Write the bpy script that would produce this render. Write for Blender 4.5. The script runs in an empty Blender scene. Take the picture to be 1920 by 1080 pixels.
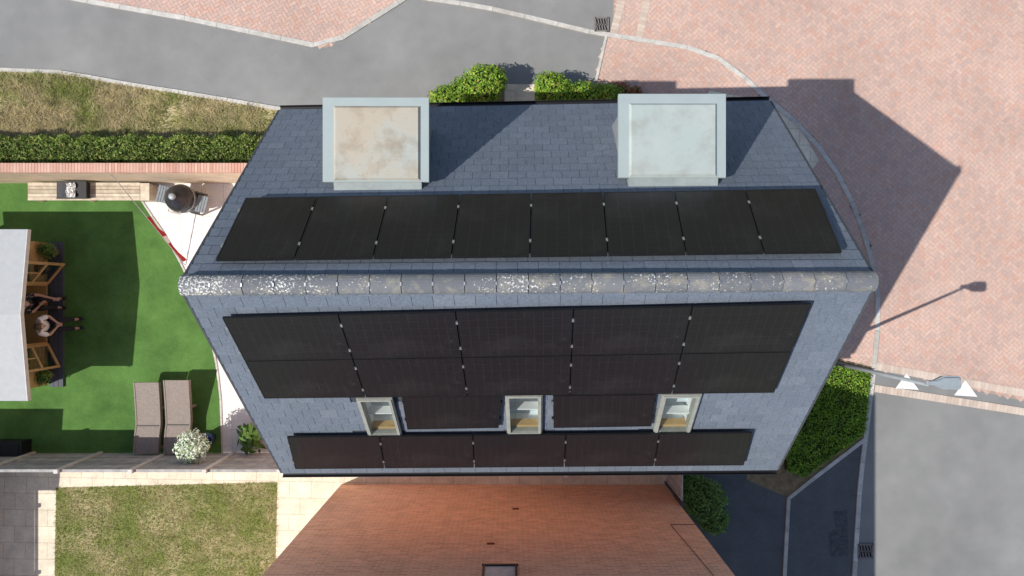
import bpy, math, random
import numpy as np
from mathutils import Vector, Matrix
from mathutils.geometry import tessellate_polygon
random.seed(7); rng=np.random.default_rng(7)
SC=bpy.context.scene; COL=SC.collection
H=18.7; F=1280.0
def P(u,v,z=0.0):
    d=H-z
    return Vector(((u-960)/F*d,(540-v)/F*d,z))
# ------------------------------------------------------------------ materials
def newmat(name):
    m=bpy.data.materials.new(name); m.use_nodes=True
    nt=m.node_tree; b=nt.nodes['Principled BSDF']
    return m,nt,b
def N(nt,t,**k):
    n=nt.nodes.new(t)
    for a,v in k.items(): setattr(n,a,v)
    return n
def ramp(nt,stops,interp='LINEAR'):
    r=N(nt,'ShaderNodeValToRGB'); cr=r.color_ramp; cr.interpolation=interp
    while len(cr.elements)<len(stops): cr.elements.new(0.5)
    for e,(p,c) in zip(cr.elements,stops):
        e.position=p; e.color=(c[0],c[1],c[2],1)
    return r
def noise(nt,scale,detail=4,rough=0.6,coord=None,vec='Object'):
    n=N(nt,'ShaderNodeTexNoise'); n.inputs['Scale'].default_value=scale
    n.inputs['Detail'].default_value=detail; n.inputs['Roughness'].default_value=rough
    if coord is None:
        tc=N(nt,'ShaderNodeTexCoord'); coord=tc.outputs[vec]
    nt.links.new(coord,n.inputs['Vector']); return n
def mix(nt,a,b,fac,mode='MIX'):
    m=N(nt,'ShaderNodeMix',data_type='RGBA',blend_type=mode)
    for s,i in ((a,6),(b,7)):
        if isinstance(s,(tuple,list)): m.inputs[i].default_value=(s[0],s[1],s[2],1)
        else: nt.links.new(s,m.inputs[i])
    if isinstance(fac,(int,float)): m.inputs[0].default_value=fac
    else: nt.links.new(fac,m.inputs[0])
    return m.outputs[2]
def thr(nt,val,lo,hi):
    m=N(nt,'ShaderNodeMapRange'); m.inputs[1].default_value=lo; m.inputs[2].default_value=hi
    nt.links.new(val,m.inputs[0]); return m.outputs[0]
def bump(nt,b,h,strength=0.3,dist=0.02):
    bp=N(nt,'ShaderNodeBump'); bp.inputs['Strength'].default_value=strength; bp.inputs['Distance'].default_value=dist
    nt.links.new(h,bp.inputs['Height']); nt.links.new(bp.outputs[0],b.inputs['Normal'])
def basic(name,c1,c2=None,scale=6,rough=0.75,metal=0.0,bs=0.2,patch=0.0,fine=None,spec=0.4,pscale=0.35):
    m,nt,b=newmat(name)
    if c2 is None: c2=tuple(x*0.75 for x in c1)
    n=noise(nt,scale,6,0.65); r=ramp(nt,[(0.32,c2),(0.68,c1)]); nt.links.new(n.outputs[0],r.inputs[0])
    col=r.outputs[0]
    if fine:
        n2=noise(nt,fine,2,0.7); k=thr(nt,n2.outputs[0],0.3,0.7)
        r2=ramp(nt,[(0,(0.76,)*3),(1,(1.22,)*3)]); nt.links.new(k,r2.inputs[0])
        col=mix(nt,col,r2.outputs[0],1.0,'MULTIPLY')
    if patch:
        n3=noise(nt,pscale,3,0.6); r3=ramp(nt,[(0.3,(1-patch,)*3),(0.7,(1+patch,)*3)]); nt.links.new(n3.outputs[0],r3.inputs[0])
        col=mix(nt,col,r3.outputs[0],1.0,'MULTIPLY')
    nt.links.new(col,b.inputs['Base Color']); b.inputs['Roughness'].default_value=rough
    b.inputs['Metallic'].default_value=metal; b.inputs['Specular IOR Level'].default_value=spec
    if bs: bump(nt,b,n.outputs[0],bs,0.01)
    return m
def island(name,stops,rough=0.7,interp='LINEAR',nscale=3,nvar=0.25,spec=0.3,patchstops=None,patchscale=0.8,lo=0.4,hi=0.6,trans=0.0,fine=0,lichen=None):
    m,nt,b=newmat(name)
    g=N(nt,'ShaderNodeNewGeometry'); r=ramp(nt,stops,interp); nt.links.new(g.outputs['Random Per Island'],r.inputs[0])
    col=r.outputs[0]
    if patchstops:
        r2=ramp(nt,patchstops); nt.links.new(g.outputs['Random Per Island'],r2.inputs[0])
        n=noise(nt,patchscale,5,0.65,coord=g.outputs['Position']); k=thr(nt,n.outputs[0],lo,hi)
        col=mix(nt,col,r2.outputs[0],k)
    n=noise(nt,nscale,4,0.6,coord=g.outputs['Position']); r3=ramp(nt,[(0.3,(1-nvar,)*3),(0.7,(1+nvar,)*3)]); nt.links.new(n.outputs[0],r3.inputs[0])
    col=mix(nt,col,r3.outputs[0],1.0,'MULTIPLY')
    if fine:
        nf=noise(nt,fine,2,0.6,coord=g.outputs['Position']); rf=ramp(nt,[(0.3,(0.85,)*3),(0.7,(1.15,)*3)]); nt.links.new(nf.outputs[0],rf.inputs[0])
        col=mix(nt,col,rf.outputs[0],1.0,'MULTIPLY')
    if lichen:
        nl=noise(nt,14,3,0.6,coord=g.outputs['Position']); col=mix(nt,col,lichen,thr(nt,nl.outputs[0],0.70,0.74))
    nt.links.new(col,b.inputs['Base Color']); b.inputs['Roughness'].default_value=rough
    b.inputs['Specular IOR Level'].default_value=spec
    if trans:
        tr=N(nt,'ShaderNodeBsdfTranslucent'); nt.links.new(col,tr.inputs['Color'])
        ms=N(nt,'ShaderNodeMixShader'); ms.inputs[0].default_value=trans
        nt.links.new(b.outputs[0],ms.inputs[1]); nt.links.new(tr.outputs[0],ms.inputs[2])
        nt.links.new(ms.outputs[0],nt.nodes['Material Output'].inputs['Surface'])
    return m
def brickmat(name,c1,c2,mortar,bw,bh,ms,axes='XY',offset=0.5,rough=0.85,var=0.15,rot=0.0,bs=0.3):
    m,nt,b=newmat(name)
    tc=N(nt,'ShaderNodeTexCoord'); vec=tc.outputs['Object']
    if axes!='XY':
        sp=N(nt,'ShaderNodeSeparateXYZ'); cb=N(nt,'ShaderNodeCombineXYZ'); nt.links.new(vec,sp.inputs[0])
        if axes=='AZ':
            ad=N(nt,'ShaderNodeMath',operation='ADD'); nt.links.new(sp.outputs[0],ad.inputs[0]); nt.links.new(sp.outputs[1],ad.inputs[1])
            nt.links.new(ad.outputs[0],cb.inputs[0])
        nt.links.new(sp.outputs[2],cb.inputs[1]); vec=cb.outputs[0]
    mp=N(nt,'ShaderNodeMapping'); mp.inputs['Rotation'].default_value=(0,0,rot); nt.links.new(vec,mp.inputs[0]); vec=mp.outputs[0]
    bt=N(nt,'ShaderNodeTexBrick'); nt.links.new(vec,bt.inputs['Vector']); bt.offset=offset
    bt.inputs['Scale'].default_value=1; bt.inputs['Brick Width'].default_value=bw; bt.inputs['Row Height'].default_value=bh
    bt.inputs['Mortar Size'].default_value=ms; bt.inputs['Mortar Smooth'].default_value=0.1
    bt.inputs['Color1'].default_value=(*c1,1); bt.inputs['Color2'].default_value=(*c2,1); bt.inputs['Mortar'].default_value=(*mortar,1)
    n=noise(nt,2.2,6,0.7); r=ramp(nt,[(0.3,(1-var,)*3),(0.7,(1+var,)*3)]); nt.links.new(n.outputs[0],r.inputs[0])
    col=mix(nt,bt.outputs['Color'],r.outputs[0],1.0,'MULTIPLY')
    n=noise(nt,45,2,0.7); r=ramp(nt,[(0.3,(0.88,)*3),(0.7,(1.1,)*3)]); nt.links.new(n.outputs[0],r.inputs[0])
    col=mix(nt,col,r.outputs[0],1.0,'MULTIPLY')
    nt.links.new(col,b.inputs['Base Color']); b.inputs['Roughness'].default_value=rough
    if bs:
        bp=N(nt,'ShaderNodeBump'); bp.invert=True; bp.inputs['Strength'].default_value=bs; bp.inputs['Distance'].default_value=0.01
        nt.links.new(bt.outputs['Fac'],bp.inputs['Height']); nt.links.new(bp.outputs[0],b.inputs['Normal'])
    return m
# ------------------------------------------------------------------ mesh builder
class MB:
    def __init__(s): s.v=[]; s.f=[]; s.m=[]
    def face(s,pts,mi=0):
        i=len(s.v); s.v+= [tuple(p) for p in pts]; s.f.append(tuple(range(i,i+len(pts)))); s.m.append(mi)
    def hexa(s,b,t,mi=0):
        i=len(s.v); s.v+=[tuple(p) for p in b]+[tuple(p) for p in t]
        for q in ((3,2,1,0),(4,5,6,7),(0,1,5,4),(1,2,6,5),(2,3,7,6),(3,0,4,7)):
            s.f.append(tuple(i+k for k in q)); s.m.append(mi)
    def box(s,c,size,rz=0.0,mi=0,M=None):
        hx,hy,hz=[k/2 for k in size]; R=M if M is not None else Matrix.Rotation(rz,3,'Z'); c=Vector(c)
        q=[(-hx,-hy),(hx,-hy),(hx,hy),(-hx,hy)]
        s.hexa([c+R@Vector((x,y,-hz)) for x,y in q],[c+R@Vector((x,y,hz)) for x,y in q],mi)
    def prism(s,poly,z0,z1,mi=0):
        n=len(poly); i=len(s.v)
        s.v+=[(p[0],p[1],z0) for p in poly]+[(p[0],p[1],z1) for p in poly]
        for tri in tessellate_polygon([[Vector((p[0],p[1],0)) for p in poly]]):
            a,b,c=tri
            A,B,C=[Vector((poly[k][0],poly[k][1])) for k in tri]
            if (B-A).cross(C-A)<0: b,c=c,b
            s.f.append((i+n+a,i+n+b,i+n+c)); s.m.append(mi)
            s.f.append((i+a,i+c,i+b)); s.m.append(mi)
        for k in range(n):
            k2=(k+1)%n; s.f.append((i+k,i+k2,i+n+k2,i+n+k)); s.m.append(mi)
    def cyl(s,p0,p1,r0,r1=None,n=12,mi=0,caps=True):
        r1=r0 if r1 is None else r1; p0=Vector(p0); p1=Vector(p1); d=(p1-p0).normalized()
        a=d.orthogonal().normalized(); b=d.cross(a); i=len(s.v)
        for p,r in ((p0,r0),(p1,r1)):
            for k in range(n):
                t=2*math.pi*k/n; s.v.append(tuple(p+a*math.cos(t)*r+b*math.sin(t)*r))
        for k in range(n):
            k2=(k+1)%n; s.f.append((i+k,i+k2,i+n+k2,i+n+k)); s.m.append(mi)
        if caps:
            s.f.append(tuple(i+k for k in reversed(range(n)))); s.m.append(mi)
            s.f.append(tuple(i+n+k for k in range(n))); s.m.append(mi)
    def lathe(s,c,prof,n=24,mi=0):
        i=len(s.v); c=Vector(c)
        for r,z in prof:
            for k in range(n):
                t=2*math.pi*k/n; s.v.append((c.x+r*math.cos(t),c.y+r*math.sin(t),c.z+z))
        for j in range(len(prof)-1):
            for k in range(n):
                k2=(k+1)%n; s.f.append((i+j*n+k,i+j*n+k2,i+(j+1)*n+k2,i+(j+1)*n+k)); s.m.append(mi)
    def ball(s,c,r,n=12,mi=0,sc=(1,1,1),jit=0):
        i=len(s.v); c=Vector(c); m=n//2
        for a in range(m+1):
            th=math.pi*a/m
            for k in range(n):
                t=2*math.pi*k/n; j=1+random.uniform(-jit,jit)
                s.v.append((c.x+r*sc[0]*j*math.sin(th)*math.cos(t),c.y+r*sc[1]*j*math.sin(th)*math.sin(t),c.z-r*sc[2]*j*math.cos(th)))
        for a in range(m):
            for k in range(n):
                k2=(k+1)%n; s.f.append((i+a*n+k,i+a*n+k2,i+(a+1)*n+k2,i+(a+1)*n+k)); s.m.append(mi)
    def leaves(s,pts,size,mi=0,up=0.5,asp=0.5,out=None):
        pts=np.asarray(pts); n=len(pts)
        nr=rng.normal(size=(n,3)); nr/=np.linalg.norm(nr,axis=1)[:,None]
        if out is not None: nr=nr*0.7+out*0.9
        nr[:,2]+=up; nr/=np.linalg.norm(nr,axis=1)[:,None]
        t=np.cross(nr,rng.normal(size=(n,3))); t/=np.linalg.norm(t,axis=1)[:,None]; b=np.cross(nr,t)
        sz=size*rng.uniform(0.6,1.3,n)[:,None]
        V=np.stack([pts-t*sz*.5,pts-b*sz*.5*asp,pts+t*sz*.5,pts+b*sz*.5*asp],1).reshape(-1,3)
        i=len(s.v); s.v+=V.tolist(); s.f+=[(i+4*k,i+4*k+1,i+4*k+2,i+4*k+3) for k in range(n)]; s.m+=[mi]*n
    def obj(s,name,mats,origin=(0,0,0),smooth=False):
        o=Vector(origin); me=bpy.data.meshes.new(name)
        me.from_pydata([(x-o.x,y-o.y,z-o.z) for x,y,z in s.v],[],s.f)
        for m in (mats if isinstance(mats,(list,tuple)) else [mats]): me.materials.append(m)
        if len(set(s.m))>1 or (s.m and s.m[0]): me.polygons.foreach_set('material_index',s.m)
        if smooth: me.polygons.foreach_set('use_smooth',[True]*len(s.f))
        me.update(); ob=bpy.data.objects.new(name,me); COL.objects.link(ob); return ob
ORI={}
def thing(name,loc,label,cat,group=None):
    e=bpy.data.objects.new(name,None); e.empty_display_size=0.2; e.location=loc; COL.objects.link(e)
    e['label']=label; e['category']=cat
    if group: e['group']=group
    ORI[e.name]=Vector(loc); return e
def part(mb,name,mats,parent,smooth=False,label=None):
    o=ORI[parent.name]; ob=mb.obj(name,mats,o,smooth); ob.parent=parent; ORI[ob.name]=o
    if label: ob['label']=label
    return ob
def solo(mb,name,mats,loc,label,cat,group=None,smooth=False):
    ob=mb.obj(name,mats,loc,smooth); ob.location=loc; ob['label']=label; ob['category']=cat
    if group: ob['group']=group
    return ob
def inpoly(x,y,poly):
    x=np.asarray(x); y=np.asarray(y); c=np.zeros(x.shape,bool); n=len(poly); j=n-1
    for i in range(n):
        xi,yi=poly[i][0],poly[i][1]; xj,yj=poly[j][0],poly[j][1]
        if yi!=yj: c^=((yi>y)!=(yj>y))&(x<(xj-xi)*(y-yi)/(yj-yi)+xi)
        j=i
    return c
def G(px): return [P(u,v) for u,v in px]
def sheet(name,px,z,mat,world=None):
    poly=world or G(px); mb=MB()
    for tri in tessellate_polygon([[Vector((p[0],p[1],0)) for p in poly]]):
        A,B,C=[Vector((poly[k][0],poly[k][1],z)) for k in tri]
        if (B-A).cross(C-A).z<0: B,C=C,B
        mb.face([A,B,C])
    ob=mb.obj(name,mat); ob['kind']='structure'; return ob
def kerb(name,px,w,h,mat,unit=0.9,gap=0.008,z0=0.0):
    pts=[Vector((p.x,p.y)) for p in G(px)]
    L=[0]
    for a,b in zip(pts,pts[1:]): L.append(L[-1]+(b-a).length)
    def at(d):
        d=max(0,min(L[-1],d))
        for k in range(len(L)-1):
            if d<=L[k+1]+1e-9:
                t=(d-L[k])/max(1e-9,L[k+1]-L[k]); return pts[k].lerp(pts[k+1],t)
    n=max(1,round(L[-1]/unit)); cuts=sorted(set([L[-1]*k/n for k in range(n+1)]))
    def off(d):
        a=at(d-0.12); b=at(d+0.12); t=(b-a).normalized(); return at(d),Vector((-t.y,t.x))
    mb=MB()
    for a,b in zip(cuts,cuts[1:]):
        pa,na=off(a); pb,nb=off(b); t=(pb-pa).normalized()*gap/2; pa=pa+t; pb=pb-t
        q=[pa-na*w/2,pb-nb*w/2,pb+nb*w/2,pa+na*w/2]
        mb.hexa([(p.x,p.y,z0-0.05) for p in q],[(p.x,p.y,h) for p in q])
    ob=mb.obj(name,mat); ob['kind']='structure'; return ob
# ------------------------------------------------------------------ material library
M={}
M['tarmac']=basic('tarmac',(0.245,0.245,0.238),(0.205,0.206,0.20),scale=1.3,rough=0.9,bs=0.0,patch=0.14,fine=60)
M['tarmac_shaded']=basic('tarmac_shaded',(0.12,0.125,0.13),(0.09,0.096,0.10),scale=2,rough=0.9,bs=0.0,patch=0.08,fine=60)  # same tarmac, darkened: the neighbouring house's shadow is put into the colour
M['joint']=basic('sand_joint',(0.40,0.30,0.245),scale=8,bs=0)
M['blocks']=island('clay_blocks',[(0,(0.52,0.325,0.255)),(0.25,(0.55,0.375,0.305)),(0.5,(0.535,0.38,0.315)),(0.75,(0.50,0.355,0.30)),(0.9,(0.46,0.335,0.29)),(1,(0.58,0.41,0.335))],rough=0.85,nscale=0.3,nvar=0.14,fine=30)
M['blocks_buff']=island('buff_blocks',[(0,(0.52,0.43,0.36)),(0.5,(0.58,0.49,0.41)),(1,(0.48,0.38,0.31))],rough=0.85,nvar=0.12)
M['kerb']=island('kerb_concrete',[(0,(0.46,0.44,0.40)),(0.5,(0.53,0.51,0.47)),(1,(0.42,0.40,0.36))],rough=0.9,nscale=4,nvar=0.18,fine=40)
M['slab_buff']=brickmat('buff_slabs',(0.66,0.58,0.45),(0.71,0.64,0.51),(0.48,0.41,0.30),0.6,0.45,0.008,offset=0.5,rot=math.radians(1),var=.2)
M['slab_white']=brickmat('porcelain_slabs',(0.72,0.70,0.67),(0.75,0.73,0.71),(0.55,0.53,0.50),0.9,0.6,0.007,offset=0.5,rot=math.radians(88),var=0.06)
M['soil']=basic('dry_soil',(0.30,0.22,0.13),(0.15,0.11,0.06),scale=5,rough=1,fine=60,bs=0.4)
def groundgrass(name,g1,g2,s1,sc,lo,hi):
    m,nt,b=newmat(name); n=noise(nt,sc,6,0.7); n2=noise(nt,40,3,0.7)
    r=ramp(nt,[(0.3,g1),(0.7,g2)]); nt.links.new(n2.outputs[0],r.inputs[0])
    col=mix(nt,r.outputs[0],s1,thr(nt,n.outputs[0],lo,hi))
    nt.links.new(col,b.inputs['Base Color']); b.inputs['Roughness'].default_value=1; b.inputs['Specular IOR Level'].default_value=0.1
    bump(nt,b,n2.outputs[0],0.6,0.03); return m
M['verge']=groundgrass('dry_verge',(0.20,0.19,0.07),(0.32,0.28,0.12),(0.50,0.42,0.25),0.9,0.40,0.58)
M['lawn']=groundgrass('rough_lawn',(0.12,0.15,0.035),(0.22,0.24,0.08),(0.38,0.33,0.18),0.9,0.44,0.6)
m,nt,b=newmat('artificial_turf')
n=noise(nt,1.1,5,0.7); n2=noise(nt,60,3,0.8)
r=ramp(nt,[(0.3,(0.05,0.125,0.025)),(0.7,(0.115,0.235,0.06))]); nt.links.new(n2.outputs[0],r.inputs[0])
r3=ramp(nt,[(0.3,(0.72,)*3),(0.7,(1.3,1.27,1.3))]); nt.links.new(n.outputs[0],r3.inputs[0])
col=mix(nt,r.outputs[0],r3.outputs[0],1.0,'MULTIPLY'); nt.links.new(col,b.inputs['Base Color']); b.inputs['Roughness'].default_value=0.9; b.inputs['Specular IOR Level'].default_value=0.15
bump(nt,b,n2.outputs[0],0.6,0.02); M['turf']=m
M['blades_dry']=island('dry_grass_blades',[(0,(0.19,0.25,0.05)),(0.5,(0.28,0.33,0.08)),(0.8,(0.42,0.40,0.16)),(1,(0.58,0.49,0.28))],rough=0.8,patchstops=[(0,(0.38,0.33,0.15)),(0.5,(0.56,0.47,0.26)),(1,(0.68,0.59,0.39))],patchscale=0.8,lo=0.38,hi=0.55,trans=0.3)
M['blades_lawn']=island('lawn_grass_blades',[(0,(0.14,0.21,0.035)),(0.6,(0.24,0.30,0.07)),(1,(0.40,0.38,0.16))],rough=0.8,patchstops=[(0,(0.25,0.23,0.09)),(0.6,(0.40,0.35,0.17)),(1,(0.53,0.46,0.28))],patchscale=1.1,lo=0.44,hi=0.58,trans=0.3)
M['hedge']=island('hedge_leaves',[(0,(0.10,0.17,0.03)),(0.5,(0.19,0.28,0.05)),(0.85,(0.31,0.38,0.09)),(1,(0.42,0.36,0.15))],rough=0.65,nscale=2.5,nvar=0.35,trans=0.3)
M['cover']=island('groundcover_leaves',[(0,(0.10,0.22,0.02)),(0.5,(0.19,0.36,0.03)),(0.9,(0.30,0.47,0.05)),(1,(0.38,0.46,0.1))],rough=0.6,nscale=2.5,nvar=0.3,trans=0.3)
M['bush']=island('bright_shrub_leaves',[(0,(0.08,0.17,0.015)),(0.5,(0.18,0.34,0.03)),(0.88,(0.32,0.48,0.04)),(1,(0.45,0.26,0.08))],rough=0.5,nscale=3,nvar=0.3,trans=0.25)
M['redbush']=island('red_shrub_leaves',[(0,(0.2,0.06,0.05)),(0.5,(0.32,0.12,0.08)),(1,(0.18,0.2,0.05))],rough=0.5,trans=0.2)
M['darkbush']=island('dark_shrub_leaves',[(0,(0.06,0.12,0.02)),(0.6,(0.12,0.22,0.04)),(1,(0.2,0.32,0.07))],rough=0.5,trans=0.15)
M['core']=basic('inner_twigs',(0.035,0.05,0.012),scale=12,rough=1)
M['petal']=island('white_green_leaves',[(0,(0.25,0.38,0.15)),(0.4,(0.6,0.68,0.5)),(1,(0.82,0.84,0.74))],rough=0.6)
M['brick_wallmat']=brickmat('garden_brick',(0.56,0.42,0.28),(0.64,0.50,0.35),(0.62,0.53,0.42),0.225,0.075,0.01,axes='AZ')
M['coping']=island('brick_coping',[(0,(0.50,0.27,0.2)),(0.5,(0.55,0.33,0.25)),(1,(0.59,0.39,0.3))],rough=0.85,nvar=0.12)
M['brick_orange']=brickmat('orange_brick',(0.95,0.50,0.30),(0.74,0.34,0.19),(0.80,0.64,0.52),0.225,0.075,0.012,axes='AZ',var=0.12)
M['slate']=island('roof_slate',[(0,(0.133,0.158,0.196)),(0.5,(0.142,0.168,0.207)),(0.9,(0.15,0.176,0.216)),(1,(0.165,0.19,0.228))],rough=0.7,nscale=0.6,nvar=0.07,spec=0.22,fine=25,lichen=(0.24,0.25,0.24))
M['underlay']=basic('roof_underlay',(0.055,0.065,0.08),scale=5)
m,nt,b=newmat('ridge_tile'); g=N(nt,'ShaderNodeNewGeometry')
r=ramp(nt,[(0,(0.14,0.148,0.16)),(1,(0.19,0.195,0.205))]); nt.links.new(g.outputs['Random Per Island'],r.inputs[0])
sx=N(nt,'ShaderNodeSeparateXYZ'); nt.links.new(g.outputs['Position'],sx.inputs[0]); lf=thr(nt,sx.outputs[0],-1.5,-4.6)
n=noise(nt,30,3,0.65,coord=g.outputs['Position']); n2=noise(nt,0.9,3,0.6,coord=g.outputs['Position'])
ml=N(nt,'ShaderNodeMath',operation='MULTIPLY_ADD'); nt.links.new(n2.outputs[0],ml.inputs[0]); ml.inputs[1].default_value=0.5; nt.links.new(n.outputs[0],ml.inputs[2])
ml2=N(nt,'ShaderNodeMath',operation='MULTIPLY_ADD'); nt.links.new(lf,ml2.inputs[0]); ml2.inputs[1].default_value=0.07; nt.links.new(ml.outputs[0],ml2.inputs[2])
n3=noise(nt,4,5,0.75,coord=g.outputs['Position']); col=mix(nt,r.outputs[0],(0.31,0.285,0.23),thr(nt,n3.outputs[0],0.50,0.72))
col=mix(nt,col,(0.66,0.66,0.62),thr(nt,ml2.outputs[0],0.90,0.93))
nt.links.new(col,b.inputs['Base Color']); b.inputs['Roughness'].default_value=0.95; b.inputs['Specular IOR Level'].default_value=0.15; bump(nt,b,n.outputs[0],.3,.01); M['ridge']=m
M['black']=basic('black_plastic',(0.015,0.015,0.017),scale=5,rough=0.4,bs=0)
M['frame_black']=basic('anodised_black',(0.02,0.02,0.022),scale=5,rough=0.35,metal=0.3,bs=0)
M['alu']=basic('aluminium',(0.6,0.61,0.62),scale=20,rough=0.35,metal=0.8,bs=0)
M['lead']=basic('lead_flashing',(0.30,0.34,0.335),(0.22,0.255,0.255),scale=5,rough=0.5)
M['cheek']=basic('dormer_cheek',(0.25,0.27,0.285),scale=4,rough=0.6)
def dormermat(name,base,stain,cst,lo,hi):
    m,nt,b=newmat(name); n=noise(nt,1.1,3,0.5); n2=noise(nt,2.4,6,0.65); n3=noise(nt,14,3,0.6)
    col=mix(nt,base,cst,thr(nt,n.outputs[0],lo,hi))
    col=mix(nt,col,stain,thr(nt,n2.outputs[0],0.48,0.80)); col=mix(nt,col,stain,thr(nt,n3.outputs[0],0.60,0.95))
    nt.links.new(col,b.inputs['Base Color']); b.inputs['Roughness'].default_value=0.65; return m
M['drm_dirty']=dormermat('weathered_fibreglass',(0.38,0.40,0.365),(0.25,0.19,0.12),(0.42,0.37,0.29),0.36,0.55)
M['drm_clean']=dormermat('pale_fibreglass',(0.37,0.425,0.405),(0.29,0.31,0.28),(0.40,0.44,0.42),0.4,0.6)
M['rim']=basic('fibreglass_rim',(0.345,0.405,0.40),(0.31,0.365,0.365),scale=2,rough=0.6,bs=0)
m,nt,b=newmat('solar_cells'); uv=N(nt,'ShaderNodeUVMap'); sp=N(nt,'ShaderNodeSeparateXYZ'); nt.links.new(uv.outputs[0],sp.inputs[0])
def gridline(axis,w):
    fr=N(nt,'ShaderNodeMath',operation='FRACT'); nt.links.new(sp.outputs[axis],fr.inputs[0])
    lt=N(nt,'ShaderNodeMath',operation='LESS_THAN'); nt.links.new(fr.outputs[0],lt.inputs[0]); lt.inputs[1].default_value=w; return lt.outputs[0]
mx=N(nt,'ShaderNodeMath',operation='MAXIMUM'); nt.links.new(gridline(0,0.10),mx.inputs[0]); nt.links.new(gridline(1,0.06),mx.inputs[1])
r=(0.0135,0.0125,0.0145)
col=mix(nt,r,(0.0195,0.0175,0.0195),mx.outputs[0])
n=noise(nt,9,2,0.5); col=mix(nt,col,(0.4,0.4,0.38),thr(nt,n.outputs[0],0.79,0.81))
n=noise(nt,1.1,4,0.6); col=mix(nt,col,(0.05,0.047,0.048),thr(nt,n.outputs[0],0.5,1.2))
nt.links.new(col,b.inputs['Base Color']); b.inputs['Roughness'].default_value=0.25; b.inputs['Specular IOR Level'].default_value=0.35; M['cells']=m
m,nt,b=newmat('window_glass'); tr=N(nt,'ShaderNodeBsdfTransparent'); tr.inputs[0].default_value=(0.85,0.9,0.9,1); gl=N(nt,'ShaderNodeBsdfGlossy'); gl.inputs['Roughness'].default_value=0.03
ms=N(nt,'ShaderNodeMixShader'); ms.inputs[0].default_value=0.12; nt.links.new(tr.outputs[0],ms.inputs[1]); nt.links.new(gl.outputs[0],ms.inputs[2]); nt.links.new(ms.outputs[0],nt.nodes['Material Output'].inputs[0]); M['glass']=m
M['skyframe']=basic('skylight_frame',(0.34,0.35,0.31),scale=8,rough=0.5,bs=0)
M['white']=basic('white_paint',(0.8,0.8,0.78),(0.74,0.74,0.72),scale=3,rough=0.5,bs=0)
M['roadpaint']=basic('road_paint',(0.85,0.85,0.83),(0.66,0.66,0.64),scale=25,rough=0.8,bs=0)
M['paleblue']=basic('pale_blue_blind',(0.66,0.76,0.8),scale=3,rough=0.7,bs=0)
M['pine']=basic('pine_timber',(0.56,0.38,0.18),(0.44,0.28,0.12),scale=5,rough=0.6)
M['palewood']=island('weathered_timber',[(0,(0.5,0.42,0.32)),(0.5,(0.58,0.50,0.39)),(1,(0.43,0.36,0.27))],rough=0.8,nscale=6)
M['fence']=island('grey_fence_timber',[(0,(0.30,0.29,0.28)),(0.5,(0.40,0.39,0.37)),(1,(0.47,0.45,0.42))],rough=0.85,nscale=5)
M['concrete']=basic('pale_concrete',(0.62,0.61,0.58),(0.52,0.51,0.48),scale=6,rough=0.9)
M['felt']=basic('pale_roof_felt',(0.43,0.445,0.45),(0.39,0.40,0.405),scale=6,rough=0.9)
M['deckgrey']=basic('dark_decking',(0.08,0.09,0.11),scale=7,rough=0.7)
M['galv']=basic('grey_painted_steel',(0.33,0.37,0.39),(0.27,0.31,0.33),scale=9,rough=0.45,metal=0.1,bs=0)
M['iron']=basic('cast_iron',(0.06,0.06,0.06),scale=9,rough=0.6)
M['ceramic']=basic('black_ceramic',(0.035,0.035,0.04),(0.025,0.025,0.028),scale=20,rough=0.25)
M['shelf']=basic('grey_shelf',(0.22,0.25,0.27),scale=9,rough=0.6)
M['red']=basic('red_cloth',(0.55,0.06,0.05),(0.42,0.04,0.04),scale=8,rough=0.9)
M['bluepot']=basic('blue_glazed_pot',(0.03,0.05,0.13),scale=9,rough=0.2)
M['terracotta']=basic('grey_pot',(0.12,0.12,0.12),scale=9,rough=0.7)
M['skin']=basic('skin',(0.55,0.34,0.25),(0.48,0.28,0.2),scale=20,rough=0.6,bs=0)
M['hair']=basic('dark_hair',(0.02,0.015,0.012),scale=50,rough=0.7)
M['hairgrey']=basic('brown_hair',(0.11,0.075,0.05),scale=50,rough=0.7)
M['whiteshirt']=basic('white_cotton',(0.8,0.8,0.83),(0.7,0.7,0.74),scale=9,rough=0.9)
M['trousers']=basic('dark_trousers',(0.02,0.02,0.028),scale=9,rough=0.9)
m,nt,b=newmat('black_patterned_cotton'); n=noise(nt,22,2,0.5); col=mix(nt,(0.015,0.015,0.02),(0.4,0.4,0.42),thr(nt,n.outputs[0],0.58,0.63)); nt.links.new(col,b.inputs['Base Color']); b.inputs['Roughness'].default_value=0.9; M['pattern']=m
M['wicker']=basic('brown_wicker',(0.27,0.225,0.195),(0.21,0.175,0.15),scale=16,rough=0.75,fine=60,bs=.3)
# ------------------------------------------------------------------ ground
mb=MB(); mb.face([(-300,-300,-0.06),(300,-300,-0.06),(300,300,-0.06),(-300,300,-0.06)])
ob=mb.obj('ground',groundgrass('far_ground',(0.06,0.08,0.02),(0.12,0.13,0.04),(0.2,0.2,0.18),0.05,0.45,0.6)); ob['kind']='structure'
sheet('road',[(-500,-500),(2400,-500),(2400,1500),(-500,1500)],0.0,M['tarmac'])
ring=[(1148,66),(1230,80),(1290,90),(1340,105),(1400,150),(1445,192),(1505,240),(1562,312),(1603,392),(1630,470),(1645,545),(1644,620),(1638,690)]
B_=[(1158,-420),(1150,0)]+ring+[(1920,752),(2350,850),(2350,-420)]
C_=[(1135,68),(1118,146),(1118,230),(1330,420),(1470,655),(1638,690)]+ring[::-1][1:]
D_=[(-120,-60),(150,0),(350,35),(480,62),(612,90),(755,0),(1300,-400),(-120,-400)]
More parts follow.
